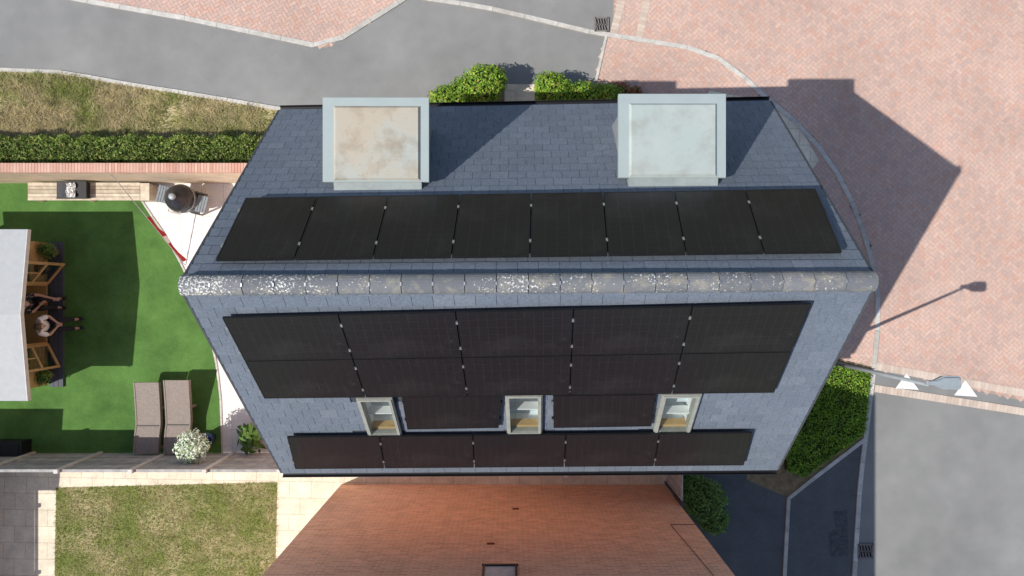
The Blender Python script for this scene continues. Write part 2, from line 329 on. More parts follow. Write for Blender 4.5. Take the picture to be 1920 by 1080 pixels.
def herring(name,px,z,rot,mat):
    sheet(name+'_bed',px,z,M['joint'])
    poly=G(px); w=0.1
    xs=[p.x for p in poly]; ys=[p.y for p in poly]; cx=(min(xs)+max(xs))/2; cy=(min(ys)+max(ys))/2
    R=math.hypot(max(xs)-min(xs),max(ys)-min(ys))/2; n=int(R/w)+2
    I,J=np.meshgrid(np.arange(-n,n),np.arange(-n,n),indexing='ij'); I=I.ravel();J=J.ravel(); k=(I-J)%4
    out=[]
    for cls,dw,dh in ((0,2,1),(3,1,2)):
        s=k==cls; x=I[s].astype(float); y=J[s].astype(float); g=0.04
        q=np.stack([np.stack([x+g,y+g],1),np.stack([x+dw-g,y+g],1),np.stack([x+dw-g,y+dh-g],1),np.stack([x+g,y+dh-g],1)],1)*w
        out.append(q)
    q=np.concatenate(out); c,s_=math.cos(rot),math.sin(rot)
    X=q[...,0]*c-q[...,1]*s_+cx; Y=q[...,0]*s_+q[...,1]*c+cy
    ok=inpoly(X.mean(1),Y.mean(1),poly); X=X[ok];Y=Y[ok]
    V=np.stack([X,Y,np.full_like(X,z+0.004)],-1).reshape(-1,3); mb=MB(); mb.v=V.tolist(); mb.f=[(4*i,4*i+1,4*i+2,4*i+3) for i in range(len(X))]; mb.m=[0]*len(X)
    ob=mb.obj(name,mat); ob['kind']='structure'
herring('block_paving',B_,0.004,math.radians(46),M['blocks'])
herring('pavement',C_,0.004,math.radians(-44),M['blocks'])
herring('paved_lane',D_,0.004,math.radians(30),M['blocks'])
kerb('kerb',[(-500,-120),(-120,-60),(150,0),(350,35),(480,62),(612,90),(755,0),(1000,-170)],0.13,0.03,M['kerb'])
kerb('kerb',[(-500,130),(0,131),(140,137),(190,150),(350,175),(535,206)],0.10,0.05,M['kerb'])
kerb('kerb',[(560,-60),(800,-2),(900,12),(1000,35),(1130,66),(1148,67)]+ring[1:]+[(1622,822),(1612,900),(1601,1080),(1590,1300)],0.12,0.04,M['kerb'])
kerb('kerb',[(1622,822),(1478,932),(1470,1080),(1462,1300)],0.10,0.05,M['kerb'])
kerb('kerb',[(1137,66),(1118,150)],0.07,0.03,M['kerb'])
kerb('block_border',[(1174,-300),(1166,0),(1150,64)],0.2,0.016,M['blocks_buff'],unit=0.105)
kerb('block_border',[(1222,-300),(1213,0),(1197,74)],0.2,0.016,M['blocks_buff'],unit=0.105)
kerb('block_border',[(1640,686),(1920,737),(2350,815)],0.2,0.016,M['blocks_buff'],unit=0.105)
kerb('block_border',[(1640,728),(1920,772),(2350,838)],0.2,0.018,M['blocks_buff'],unit=0.105)
sheet('verge',[(-500,130),(0,131),(140,137),(190,150),(350,175),(535,206),(700,420),(-500,420)],0.008,M['verge'])
sheet('road',[(1300,860),(1480,880),(1478,932),(1470,1080),(1462,1400),(1100,1400),(1100,860)],0.006,M['tarmac_shaded'])
sheet('driveway',[(1478,932),(1622,822),(1612,900),(1601,1080),(1590,1400),(1462,1400),(1470,1080)],0.006,M['tarmac_shaded'])
sheet('patio',[(-500,840),(1262,840),(1262,1400),(-500,1400)],0.010,M['slab_buff'])
sheet('path',[(1330,170),(1450,192),(1500,240),(1535,300),(1515,330),(1400,330),(1250,330)],0.014,M['slab_buff'])
sheet('path',[(946,158),(1003,158),(1003,300),(946,300)],0.014,M['slab_buff'])
sheet('flower_bed',[(800,178),(944,172),(944,300),(800,300)],0.014,M['soil'])
sheet('flower_bed',[(1005,172),(1118,172),(1118,300),(1005,300)],0.014,M['soil'])
sheet('flower_bed',[(1420,640),(1560,670),(1636,688),(1622,824),(1480,934),(1400,900)],0.010,M['soil'])
lawnp=[(106,914),(520,904),(516,1079),(510,1260),(100,1260)]
sheet('lawn',lawnp,0.018,M['lawn'])
turfp=[(-500,338),(262,345),(268,380),(310,440),(345,503),(372,565),(392,620),(405,672),(414,740),(418,850),(-500,850)]
sheet('patio',[(240,338),(700,338),(700,856),(240,856)],0.014,M['slab_white'])
sheet('artificial_lawn',turfp,0.030,M['turf'])
kerb('edging',turfp[1:-1],0.05,0.036,M['kerb'],unit=0.5)
for c in ((1701,716),(1811,729)):
    mb=MB(); u,v=c; mb.face([P(u-1,v-16,.0215),P(u-22,v+12,.0215),P(u+22,v+15,.0215)]); ob=mb.obj('road_marking',M['roadpaint']); ob['kind']='structure'
sheet('tarmac_patch',[(1562,958),(1588,955),(1590,1042),(1556,1044),(1553,1000),(1566,990)],0.010,basic('damp_tarmac',(0.04,0.04,0.044),(0.10,0.105,0.11),scale=9,fine=50,bs=0))
def grate(u,v,w,h,lab):
    c=P(u,v,0.02); e=thing('drain_grate',c,lab,'drain')
    mb=MB(); fr=0.04
    for dx,dy,sx,sy in ((0,h/2,w,fr),(0,-h/2,w,fr),(-w/2,0,fr,h+fr),(w/2,0,fr,h+fr)):
        mb.box((c.x+dx,c.y+dy,0.028),(sx,sy,0.03))
    for i in range(5):
        mb.box((c.x-w/2+w*(i+.5)/5,c.y,0.024),(w*0.08,h,0.02),rz=0.2)
    mb.box((c.x,c.y,0.024),(w,0.03,0.02)); part(mb,'grate',basic('worn_iron',(0.2,0.18,0.17),bs=0),e)
    mb=MB(); mb.box((c.x,c.y,0.009),(w,h,0.012)); part(mb,'pit',basic('dark_pit',(0.01,)*3,bs=0),e)
grate(1128,46,0.36,0.36,'cast iron gully grate set beside the kerb'); grate(1622,1033,0.4,0.36,'cast iron gully grate in grey tarmac by kerb')
def blades(name,px,n,h,w,mat,lean=0.6,mask=None,z=0.015):
    poly=G(px); xs=[p.x for p in poly]; ys=[p.y for p in poly]
    x=rng.uniform(min(xs),max(xs),n*3); y=rng.uniform(min(ys),max(ys),n*3); k=inpoly(x,y,poly)
    if mask is not None: k&=mask(x,y)
    x=x[k][:n]; y=y[k][:n]; n=len(x); a=rng.uniform(0,2*np.pi,n); hh=h*rng.uniform(.4,1.3,n); L=rng.uniform(.2,1,n)*lean*hh*1.6; ww=w*rng.uniform(.6,1.4,n)
    px_=-np.sin(a)*ww/2; py_=np.cos(a)*ww/2
    V=np.stack([np.stack([x-px_,y-py_,np.full(n,z)],1),np.stack([x+px_,y+py_,np.full(n,z)],1),np.stack([x+np.cos(a)*L,y+np.sin(a)*L,z+hh],1)],1).reshape(-1,3)
    mb=MB(); mb.v=V.tolist(); mb.f=[(3*i,3*i+1,3*i+2) for i in range(n)]; mb.m=[0]*n
    ob=mb.obj(name,mat); ob['kind']='stuff'; return ob
def pn(x,y,s,seed):
    return (np.sin(x*s+seed)+np.sin(y*s*1.3+seed*2.1)+np.sin((x+y)*s*.7+seed*.3)+np.sin((x-y)*s*2.1+seed*3))/4
vg=[(-120,137),(140,141),(190,155),(350,180),(525,208),(520,275),(-120,275)]
blades('grass_tufts',vg,46000,0.09,0.018,M['blades_dry'],lean=1.2,mask=lambda x,y:(pn(x,y,2.3,1.0)+rng.normal(0,.35,x.shape))>-0.35)
blades('grass_tufts',lawnp,40000,0.055,0.016,M['blades_lawn'],lean=1.2)
# taller weeds on the verge
mb=MB()
for u,v in ((70,150),(95,190),(120,165),(210,175),(30,160),(300,205),(150,215)):
    p=P(u,v); n=160; a=rng.uniform(0,2*np.pi,n); rr=rng.uniform(.03,.25,n)
    for k in range(n):
        x=p.x+math.cos(a[k])*rr[k]*.4; y=p.y+math.sin(a[k])*rr[k]*.4; hh=rng.uniform(.1,.25)
        mb.face([(x-.008,y,0.01),(x+.008,y,0.01),(x+math.cos(a[k])*.16,y+math.sin(a[k])*.16,hh)])
ob=mb.obj('grass_tufts',M['blades_dry']); ob['kind']='stuff'
gp=[(1462,700),(1560,676),(1626,694),(1615,812),(1502,893),(1470,880)]
poly=G(gp); mb=MB(); n=24000
x=rng.uniform(6.5,10.2,n); y=rng.uniform(-5.6,-1.6,n); k=inpoly(x,y,poly); x=x[k];y=y[k]
z=.22+.05*pn(x,y,6,1.3)+.04*pn(x,y,13,2.9)+rng.normal(0,.035,len(x)); mb.leaves(np.stack([x,y,z],1),.065,0,up=.9)
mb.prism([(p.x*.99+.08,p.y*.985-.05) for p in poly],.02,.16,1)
ob=mb.obj('ground_cover',[M['cover'],M['core']]); ob['kind']='stuff'
# ------------------------------------------------------------------ sloped-roof survey
ZR=9.2; ZE=5.25
RL=P(338,535,ZR); RR=P(1643,527,ZR)
E={ 'up':(P(525,207,ZE),P(1443,190,ZE)), 'lo':(P(530,886,ZE),P(1457,880,ZE)) }
def RS(side,s,t,h=0.0):
    el,er=E[side]; a=RL.lerp(RR,s); b=el.lerp(er,s); p=a.lerp(b,t)
    along=(RR-RL).normalized(); down=(b-a).normalized(); n=along.cross(down)
    if n.z<0: n=-n
    return p+n*h
def INV(side,u,v,h):
    s,t=0.5,0.5
    def pr(s,t):
        p=RS(side,s,t,h); return Vector((960+p.x*F/(H-p.z),540-p.y*F/(H-p.z)))
    for _ in range(12):
        c=pr(s,t); e=1e-4; ds=(pr(s+e,t)-c)/e; dt=(pr(s,t+e)-c)/e
        r=Vector((u,v))-c; det=ds.x*dt.y-ds.y*dt.x
        s+=(r.x*dt.y-r.y*dt.x)/det; t+=(ds.x*r.y-ds.y*r.x)/det
    return s,t
LEN=9.7; SL=5.35
house=thing('house',(RL.lerp(RR,0.5).x,0,0),'slate roofed brick house covered in solar panels','house')
sky=[]
for q in ([(668,750),(738,748),(750,818),(690,820)],[(948,743),(1016,742),(1017,815),(950,816)],[(1240,742),(1312,742),(1298,815),(1228,815)]):
    st=[INV('lo',u,v,0.1) for u,v in q]
    s0=(st[0][0]+st[3][0])/2; s1=(st[1][0]+st[2][0])/2; t0=(st[0][1]+st[1][1])/2; t1=(st[2][1]+st[3][1])/2
    sky.append((s0,s1,t0,t1))
fi=0.065
holes=[(a+fi/LEN,b-fi/LEN,c+fi/SL,d-fi/SL) for a,b,c,d in sky]
mb=MB()
def deckcells(side,holes):
    S=sorted({0,1}|{k/16 for k in range(17)}|{h for x in holes for h in x[:2]}); T=sorted({k/8 for k in range(9)}|{h for x in holes for h in x[2:]})
    for a,b in zip(S,S[1:]):
        for c,d in zip(T,T[1:]):
            ms_,mt_=(a+b)/2,(c+d)/2
            if any(x[0]<ms_<x[1] and x[2]<mt_<x[3] for x in holes): continue
            mb.face([RS(side,a,c,-.004),RS(side,b,c,-.004),RS(side,b,d,-.004),RS(side,a,d,-.004)],1)
            mb.face([RS(side,a,c,-.12),RS(side,b,c,-.12),RS(side,b,d,-.12),RS(side,a,d,-.12)],1)
deckcells('up',[]); deckcells('lo',holes)
for side in ('up','lo'):
    nc=24; ns=32
    for i in range(nc):
        t0=i/nc; t1=(i+1)/nc; offs=0.5 if i%2 else 0
        for j in range(-1,ns):
            a=max(0,(j+offs)/ns); b=min(1,(j+1+offs)/ns)
            if b-a<0.004: continue
            T0,T1=t0,t1; skip=False
            if side=='lo':
                for x in sky:
                    if a<x[1]-.001 and b>x[0]+.001 and t0<x[3]-.002 and t1>x[2]+.002:
                        if t0<x[2]: T1=x[2]
                        elif t1>x[3]: T0=x[3]
                        elif a<x[0]: b=x[0]
                        elif b>x[1]: a=x[1]
                        else: skip=True
            if skip or b-a<0.003: continue
            g=0.00030; dj=random.uniform(-.0008,.0008); hj=random.uniform(0,.002)
            a_=a+g;b_=b-g; T1e=T1+0.001+(dj if T1==t1 else 0)
            bt=[RS(side,a_,T0,0.0),RS(side,b_,T0,0.0),RS(side,b_,T1e,0.004+hj),RS(side,a_,T1e,0.004+hj)]
            tp=[RS(side,a_,T0,0.004),RS(side,b_,T0,0.004),RS(side,b_,T1e,0.016+hj),RS(side,a_,T1e,0.016+hj)]
            mb.hexa(bt,tp)
roof=part(mb,'roof',[M['slate'],M['underlay']],house,label='blue grey slate pitched roof')
mb=MB(); nt_=22; R0=0.145
al=(RR-RL).normalized(); sd=Vector((0,0,1)).cross(al).normalized()
for k in range(nt_):
    a=RL.lerp(RR,k/nt_); b=RL.lerp(RR,(k+1)/nt_); a=a+al*0.006; b=b-al*0.006
    dz=Vector((0,0,-0.045+random.uniform(-.006,.006))); seg=12; i=len(mb.v)
    for p,rr in ((a,R0),(b,R0*0.985)):
        for j in range(seg+1):
            th=math.radians(-18+216*j/seg); mb.v.append(tuple(p+dz+sd*math.cos(th)*rr+Vector((0,0,math.sin(th)*rr*.85))))
    for j in range(seg): mb.f.append((i+j,i+j+1,i+seg+2+j,i+seg+1+j)); mb.m.append(0)
    mb.f.append(tuple(i+j for j in range(seg+1))); mb.m.append(0); mb.f.append(tuple(i+seg+1+j for j in reversed(range(seg+1)))); mb.m.append(0)
rt=part(mb,'ridge_tiles',M['ridge'],roof)
for k in range(1,nt_):
    mb=MB(); p=RL.lerp(RR,k/nt_); mb.box(p+Vector((0,0,R0*.85-0.042)),(0.02,0.05,0.014)); part(mb,'ridge_clip',M['alu'],roof)
for side,sg in (('up',1),('lo',-1)):
    el,er=E[side]; mb=MB(); d=Vector((0,sg,0)); c0=el+d*0.055+Vector((-.03,0,-.09)); c1=er+d*0.055+Vector((.03,0,-.09)); seg=10; i=len(mb.v)
    for p in (c0,c1):
        for rr in (0.06,0.052):
            for j in range(seg+1):
                th=math.pi+math.pi*j/seg; mb.v.append((p.x,p.y+math.cos(th)*rr,p.z+math.sin(th)*rr+.03))
    n1=seg+1
    for j in range(seg):
        mb.f.append((i+j,i+j+1,i+2*n1+j+1,i+2*n1+j)); mb.f.append((i+n1+j,i+3*n1+j,i+3*n1+j+1,i+n1+j+1)); mb.m+=[0,0]
    for j in (0,seg): mb.f.append((i+j,i+n1+j,i+3*n1+j,i+2*n1+j)); mb.m.append(0)
    part(mb,'gutter',M['black'],roof)
vm=basic('dark_verge',(0.07,0.075,0.085),bs=0)
for side in ('up','lo'):
    for s0,s1 in ((-0.004,0.0),(1.0,1.004)):
        mb=MB()
        bt=[RS(side,s0,0.02,-.12),RS(side,s1,0.02,-.12),RS(side,s1,1,-.12),RS(side,s0,1,-.12)]; tp=[RS(side,s0,0.02,.012),RS(side,s1,0.02,.012),RS(side,s1,1,.012),RS(side,s0,1,.012)]
        mb.hexa(bt,tp); part(mb,'verge_trim',vm,roof)
mb=MB(); x0,x1=RL.x+0.15,RR.x-0.12; y0,y1=-3.38,3.38; zt=5.2; rz=ZR-0.30
for x,rev in ((x0,True),(x1,False)):
    f=[(x,y0,0),(x,y1,0),(x,y1,zt),(x,0.07,rz),(x,y0,zt)]
    mb.face(f[::-1] if rev else f)
mb.face([(x0,y0,0),(x1,y0,0),(x1,y0,zt),(x0,y0,zt)]); mb.face([(x1,y1,0),(x0,y1,0),(x0,y1,zt),(x1,y1,zt)])
part(mb,'wall',M['brick_orange'],house)
for sg,y in ((1,3.46),(-1,-3.47)):
    mb=MB(); mb.box(((x0+x1)/2,y,5.08),(x1-x0+.1,0.16,0.18)); part(mb,'fascia',M['white'],house)
for (a,b,c,d),(ia,ib,ic,idd),(fa,fb,fc),mat in (((605,804,183,341),(625,788,198,338),(627,791,361),M['drm_dirty']),((1160,1361,176,333),(1180,1345,193,331),(1178,1345,350),M['drm_clean'])):
    zt_=7.5; A=P(a,d,zt_); B=P(b,c,zt_); IA=P(ia,idd,zt_+.03); IB=P(ib,ic,zt_+.03)
    mb=MB(); bx0,bx1=A.x+.12,B.x-.12; by0,by1=A.y+0.02,B.y-.15
    mb.hexa([(bx0,by0,5.6),(bx1,by0,5.6),(bx1,by1,5.6),(bx0,by1,5.6)],[(bx0,by0,7.4),(bx1,by0,7.4),(bx1,by1,7.4),(bx0,by1,7.4)])
    dm=part(mb,'dormer',M['cheek'],house,label='flat topped dormer box with pale roof')
    mb=MB(); mb.box(((A.x+B.x)/2,(A.y+B.y)/2,7.45),(B.x-A.x,B.y-A.y,0.1))
    part(mb,'dormer_rim',M['rim'],dm)
    mb=MB(); z0=7.502
    o=[(IA.x,IA.y),(IB.x,IA.y),(IB.x,IB.y),(IA.x,IB.y)]; e=0.035
    i_=[(IA.x+e,IA.y+e),(IB.x-e,IA.y+e),(IB.x-e,IB.y-e),(IA.x+e,IB.y-e)]
    mb.hexa([(x,y,z0) for x,y in o],[(x,y,z0+.04) for x,y in i_])
    part(mb,'dormer_roof',mat,dm)
    FA=P(fa,fc,7.42); FB=P(fb,fc,7.42); mb=MB(); yb=A.y-.001
    mb.hexa([(FA.x,FA.y,7.2),(FB.x,FA.y,7.2),(FB.x,yb,7.2),(FA.x,yb,7.2)],[(FA.x,FA.y,7.44),(FB.x,FA.y,7.44),(FB.x,yb,7.47),(FA.x,yb,7.47)])
    part(mb,'flashing',M['lead'],dm)
    mb=MB()
    mb.box(((bx0+bx1)/2,by1+.005,6.55),(bx1-bx0-.3,0.04,1.1)); w_=part(mb,'window',M['white'],dm)
    mb=MB(); mb.box(((bx0+bx1)/2,by1+.03,6.55),(bx1-bx0-.44,0.02,0.95)); part(mb,'pane',M['frame_black'],w_)
for k,((a,b,c,d),(ha,hb,hc,hd)) in enumerate(zip(sky,holes)):
    mb=MB(); side='lo'
    def ringbox(o,i,h0,h1):
        (a,b,c,d),(e,f,g,h)=o,i
        for q in ([(a,c),(b,c),(f,g),(e,g)],[(b,c),(b,d),(f,h),(f,g)],[(b,d),(a,d),(e,h),(f,h)],[(a,d),(a,c),(e,g),(e,h)]):
            mb.hexa([RS(side,s,t,h0) for s,t in q][::-1],[RS(side,s,t,h1) for s,t in q][::-1])
    ringbox((a,b,c,d),(ha,hb,hc,hd),-0.10,0.085)
    e=0.02; ringbox((a+e/LEN,b-e/LEN,c+e/SL,d-e/SL),(ha,hb,hc,hd),0.086,0.105)
    sk=part(mb,'skylight',M['skyframe'],roof,label='roof window with grey frame')
    mb=MB(); mb.face([RS(side,ha,hc,.06),RS(side,ha,hd,.06),RS(side,hb,hd,.06),RS(side,hb,hc,.06)]); part(mb,'pane',M['glass'],sk)
    mb=MB(); D=0.32; q=[(ha,hc),(ha,hd),(hb,hd),(hb,hc)]
    for (s0,t0),(s1,t1) in zip(q,q[1:]+q[:1]):
        mb.face([RS(side,s0,t0,-.1),RS(side,s1,t1,-.1),RS(side,s1,t1,-D),RS(side,s0,t0,-D)],0)
    tm=hc+(hd-hc)*[0.55,0.5,0.62][k]
    mb.face([RS(side,ha,hc,-D),RS(side,ha,tm,-D),RS(side,hb,tm,-D),RS(side,hb,hc,-D)],[0,2,1][k])
    mb.face([RS(side,ha,tm,-D),RS(side,ha,hd,-D),RS(side,hb,hd,-D),RS(side,hb,tm,-D)],1)
    u0=hd-0.06*(hd-hc)
    mb.hexa([RS(side,x,y,-.16) for x,y in ((ha,u0),(ha,hd),(hb,hd),(hb,u0))],[RS(side,x,y,-.03) for x,y in ((ha,u0),(ha,hd),(hb,hd),(hb,u0))],3)
    mb.hexa([RS(side,x,y,-.2) for x,y in ((ha,tm),(ha,tm+.006),(hb,tm+.006),(hb,tm))],[RS(side,x,y,-.05) for x,y in ((ha,tm),(ha,tm+.006),(hb,tm+.006),(hb,tm))],0)
    part(mb,'reveal',[M['white'],M['paleblue'],M['pattern'],M['pine']],sk)
# ------------------------------------------------------------------ solar panels
def panel(quad,side,h=0.135,landscape=True,lab='black solar panel clamped to grey slate roof'):
    cen=RS(side,sum(q[0] for q in quad)/4,sum(q[1] for q in quad)/4,h)
    e=thing('solar_panel',cen,lab,'solar panel','black solar panels on the slate roof')
    g=0.009
    (a,b,c,d)=quad
    def inset(k):
        ks,kt=k/LEN,k/SL
        sg=1 if d[1]>a[1] else -1
        return [(a[0]+ks,a[1]+sg*kt),(b[0]-ks,b[1]+sg*kt),(c[0]-ks,c[1]-sg*kt),(d[0]+ks,d[1]-sg*kt)]
    def order(pts): 
        n=(pts[1]-pts[0]).cross(pts[2]-pts[0])
        return pts if n.z>0 else pts[::-1]
    o=inset(g); i=inset(g+0.018)
    mb=MB()
    for k in range(4):
        q=[o[k],o[(k+1)%4],i[(k+1)%4],i[k]]
        mb.hexa(order([RS(side,s,t,h-.038) for s,t in q]),order([RS(side,s,t,h) for s,t in q]))
    part(mb,'frame',M['frame_black'],e)
    mb=MB(); P4=[RS(side,s,t,h-.004) for s,t in i]; uvs=[(0,1),(1,1),(1,0),(0,0)]
    nx,ny=(12,6) if landscape else (6,12)
    if (P4[1]-P4[0]).cross(P4[2]-P4[0]).z<0: P4=P4[::-1]; uvs=uvs[::-1]
    mb.face(P4); mb.face([p-Vector((0,0,.02)) for p in P4][::-1])
    gl=part(mb,'glass_face',M['cells'],e); ul=gl.data.uv_layers.new(name='UVMap')
    for k,(x,y) in enumerate(uvs): ul.data[k].uv=(x*nx,y*ny)
    for f in (0.22,0.78):
        p=Vector(a).lerp(Vector(d),f)
        mb=MB(); s,t=p
        w=0.016/LEN; l=0.03/SL
        q=[(s-w,t-l),(s+w,t-l),(s+w,t+l),(s-w,t+l)]
        mb.hexa(order([RS(side,*x,h-.03) for x in q]),order([RS(side,*x,h+.008) for x in q]))
        part(mb,'clamp',M['alu'],e)
    for f in (0.25,0.75):
        mb=MB()
        p=Vector(a).lerp(Vector(d),f); q_=Vector(b).lerp(Vector(c),f); l=0.02/SL
        q=[(p.x-.002,p.y-l),(q_.x+.002,q_.y-l),(q_.x+.002,q_.y+l),(p.x-.002,p.y+l)]
        mb.hexa(order([RS(side,*x,.03) for x in q]),order([RS(side,*x,h-.04) for x in q]))
        part(mb,'mounting_rail',M['frame_black'],e)
def array(side,TL,TR,BR,BL,cols,rows,landscape,h=0.135):
    c=[Vector(INV(side,u,v,h)) for u,v in (TL,TR,BR,BL)]
    def pt(x,y): return tuple(c[0].lerp(c[1],x).lerp(c[3].lerp(c[2],x),y))
    for j in range(rows):
        for i in range(cols):
            panel([pt(i/cols,j/rows),pt((i+1)/cols,j/rows),pt((i+1)/cols,(j+1)/rows),pt(i/cols,(j+1)/rows)],side,h,landscape)
array('up',(403,487),(1580,472),(1530,353),(460,370),8,1,False)
array('lo',(415,596),(1523,570),(1452,737),(495,748),5,2,True)
array('lo',(752,744),(941,742),(936,803),(763,806),1,1,True,0.10)
array('lo',(1036,742),(1230,740),(1222,800),(1037,803),1,1,True,0.10)
array('lo',(537,820),(1412,812),(1395,873),(553,880),5,1,True)
# ------------------------------------------------------------------ neighbour house
nb=thing('brick_house',(-0.25,-9,0),'orange brick gable wall of neighbouring house','house')
xa,xb,yf,yk=-4.68,4.17,-5.38,-16.0; ez=7.2; ax=9.7; mxx=(xa+xb)/2
mb=MB()
mb.face([(xb,yf,0),(xa,yf,0),(xa,yf,ez),(mxx,yf,ax),(xb,yf,ez)]); mb.face([(xa,yk,0),(xb,yk,0),(xb,yk,ez),(mxx,yk,ax),(xa,yk,ez)])
mb.face([(xa,yf,0),(xa,yk,0),(xa,yk,ez),(xa,yf,ez)]); mb.face([(xb,yk,0),(xb,yf,0),(xb,yf,ez),(xb,yk,ez)])
wall=part(mb,'wall',M['brick_orange'],nb)
for sx in (-1,1):
    mb=MB()
    xe=xa if sx<0 else xb
    q=[(mxx,yf,ax),(mxx,yk-.1,ax),(xe+sx*.12,yk-.1,ez-.05),(xe+sx*.12,yf,ez-.05)]
    if sx<0: q=q[::-1]
    q=q[::-1]
    mb.hexa([(x,y,z+.01) for x,y,z in q],[(x,y,z+.08) for x,y,z in q])
    part(mb,'roof',M['slate'],nb)
mb=MB(); wz0=5.50; wx0,wx1=-0.56,0.10; wh=1.1
for c,s in (((wx0+.02,yf+.02,wz0+wh/2),(.04,.04,wh)),((wx1-.02,yf+.02,wz0+wh/2),(.04,.04,wh)),(((wx0+wx1)/2,yf+.02,wz0+.02),(wx1-wx0-.08,.04,.04)),(((wx0+wx1)/2,yf+.02,wz0+wh-.02),(wx1-wx0-.08,.04,.04))): mb.box(c,s)
w_=part(mb,'window',M['frame_black'],nb)
mb=MB(); mb.box(((wx0+wx1)/2,yf+.012,wz0+wh/2),(wx1-wx0-.08,.014,wh-.08)); part(mb,'pane',basic('reflective_pane',(0.5,0.6,0.66),rough=0.1,bs=0),w_)
mb=MB(); mb.box(((wx0+wx1)/2,yf+.02,wz0-.015),(wx1-wx0+.04,.04,.03)); part(mb,'sill',M['frame_black'],w_)
for u,v in ((967,953),(920,1018)):
    dd=5.36*F/(v-540); z=H-dd; x=(u-960)/F*dd; mb=MB(); mb.box((x,yf+.008,z),(.16,.016,.07)); part(mb,'air_vent',basic('dark_vent',(0.2,0.05,0.03),bs=0),nb)
mb=MB()
mb.cyl((3.6,yf+.012,3.2),(4.17,yf+.012,3.2),.006,n=6); mb.cyl((3.6,yf+.012,3.2),(3.78,yf+.012,6.2),.006,n=6)
part(mb,'cable',M['iron'],nb)
g=thing('garden_gate',(4.25,-4.5,0),'dark timber side gate between two houses','gate')
mb=MB()
for k in range(9): mb.box((4.22,-5.30+0.1*k*2.0,0.95),(0.03,0.19,1.7))
part(mb,'panel',M['fence'],g)
for y in (-5.37+.03,-3.5):
    mb=MB(); mb.box((4.22,y+0.02,.95),(.09,.08,1.9)); part(mb,'post',M['iron'],g)
for z in (.4,1.5):
    mb=MB(); mb.box((4.26,-4.4,z),(.04,1.7,.09)); part(mb,'rail',M['iron'],g)
mb=MB(); c=P(1063,891,.25); mb.ball(c,.085,14,0); mb.cyl((c.x,c.y,0),(c.x,c.y,.18),.05,.04,n=10); solo(mb,'garden_ornament',M['white'],(c.x,c.y,0),'small round white ornament on slabs by wall','ornament',smooth=True)
# ------------------------------------------------------------------ garden walls and fence
gw=thing('garden_wall',P(230,334,0),'low tan brick garden wall with red brick coping','wall')
mb=MB(); Y0=2.865; Y1=3.08; X0=-17.5; X1=-4.6
mb.hexa([(X0,Y0,0),(X1,Y0,0),(X1,Y1,0),(X0,Y1,0)],[(X0,Y0,1.72),(X1,Y0,1.72),(X1,Y1,1.72),(X0,Y1,1.72)]); part(mb,'wall',M['brick_wallmat'],gw)
mb=MB(); n=int((X1-X0)/.076)
for k in range(n): mb.box((X0+.038+k*.076,(Y0+Y1)/2,1.775),(.068,.235,.105))
part(mb,'coping',M['coping'],gw)
mb=MB(); mb.box(((X0+X1)/2,(Y0+Y1)/2,1.77),(X1-X0,.225,.096)); part(mb,'mortar',M['joint'],gw)
fn=thing('garden_fence',P(240,850,0),'grey timber slat fence with concrete posts','fence')
yF=-4.52
xs=[-14.9+1.83*k for k in range(6)]+[-4.6]
for a,b in zip(xs,xs[1:]):
    mb=MB(); n=15
    for k in range(n): mb.box(((a+b)/2,yF+random.uniform(-.006,.006),.10+k*.112),(b-a-.1,.022,.098))
    for q in (0.25,.75): mb.box((a+(b-a)*q,yF-.03,.9),(.05,.03,1.65))
    mb.box(((a+b)/2,yF,1.80),(b-a-.1,.07,.035)); part(mb,'panel',M['fence'],fn)
for a in xs:
    mb=MB(); mb.box((a,yF,.95),(.1,.1,1.9)); part(mb,'post',M['concrete'],fn)
sf=thing('garden_fence',(-14.42,-8,0),'grey timber side fence beside buff slabs','fence')
ys=[-4.75-1.83*k for k in range(5)]
for a,b in zip(ys,ys[1:]):
    mb=MB()
    for k in range(15): mb.box((-14.42+random.uniform(-.006,.006),(a+b)/2,.10+k*.112),(.022,a-b-.1,.098))
    mb.box((-14.42,(a+b)/2,1.80),(.07,a-b-.1,.035)); part(mb,'panel',M['fence'],sf)
for a in ys:
    mb=MB(); mb.box((-14.42,a,.95),(.1,.1,1.9)); part(mb,'post',M['concrete'],sf)
def hedgepts(x0,x1,y0,y1,z1,n):
    x=rng.uniform(x0,x1,n); f=rng.uniform(size=n)
    per=(y1-y0)+2*z1; d=f*per; y=np.where(d<z1,y0,np.where(d<z1+(y1-y0),y0+(d-z1),y1)); z=np.where(d<z1,d,np.where(d<z1+y1-y0,z1,z1-(d-z1-(y1-y0))))
    lump=0.07*pn(x,y+z,5.1,.7)+0.06*pn(x,y-z,11,2.2)
    yc=(y0+y1)/2; sy=np.where(d<z1,-1,np.where(d<z1+y1-y0,(y-yc)/(y1-y0),1)); y=y+sy*(lump)+rng.normal(0,.03,n); z=z+lump*(z>z1*.8)+rng.normal(0,.035,n)
    return np.stack([x,y,np.clip(z,.02,None)],1)
mb=MB(); X0h,X1h=-17,-5.0
mb.leaves(hedgepts(X0h,X1h,3.28,3.86,1.25,50000),0.065,0,up=.8)
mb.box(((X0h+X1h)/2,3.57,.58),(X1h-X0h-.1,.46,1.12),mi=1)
for k in range(30): 
    x=X0h+.3+k*.38; mb.cyl((x,3.57,0),(x,3.57,.3),.02,n=5,mi=1)
solo(mb,'hedge',[M['hedge'],M['core']],(-10,3.57,0),'clipped green hedge behind the garden wall','hedge')
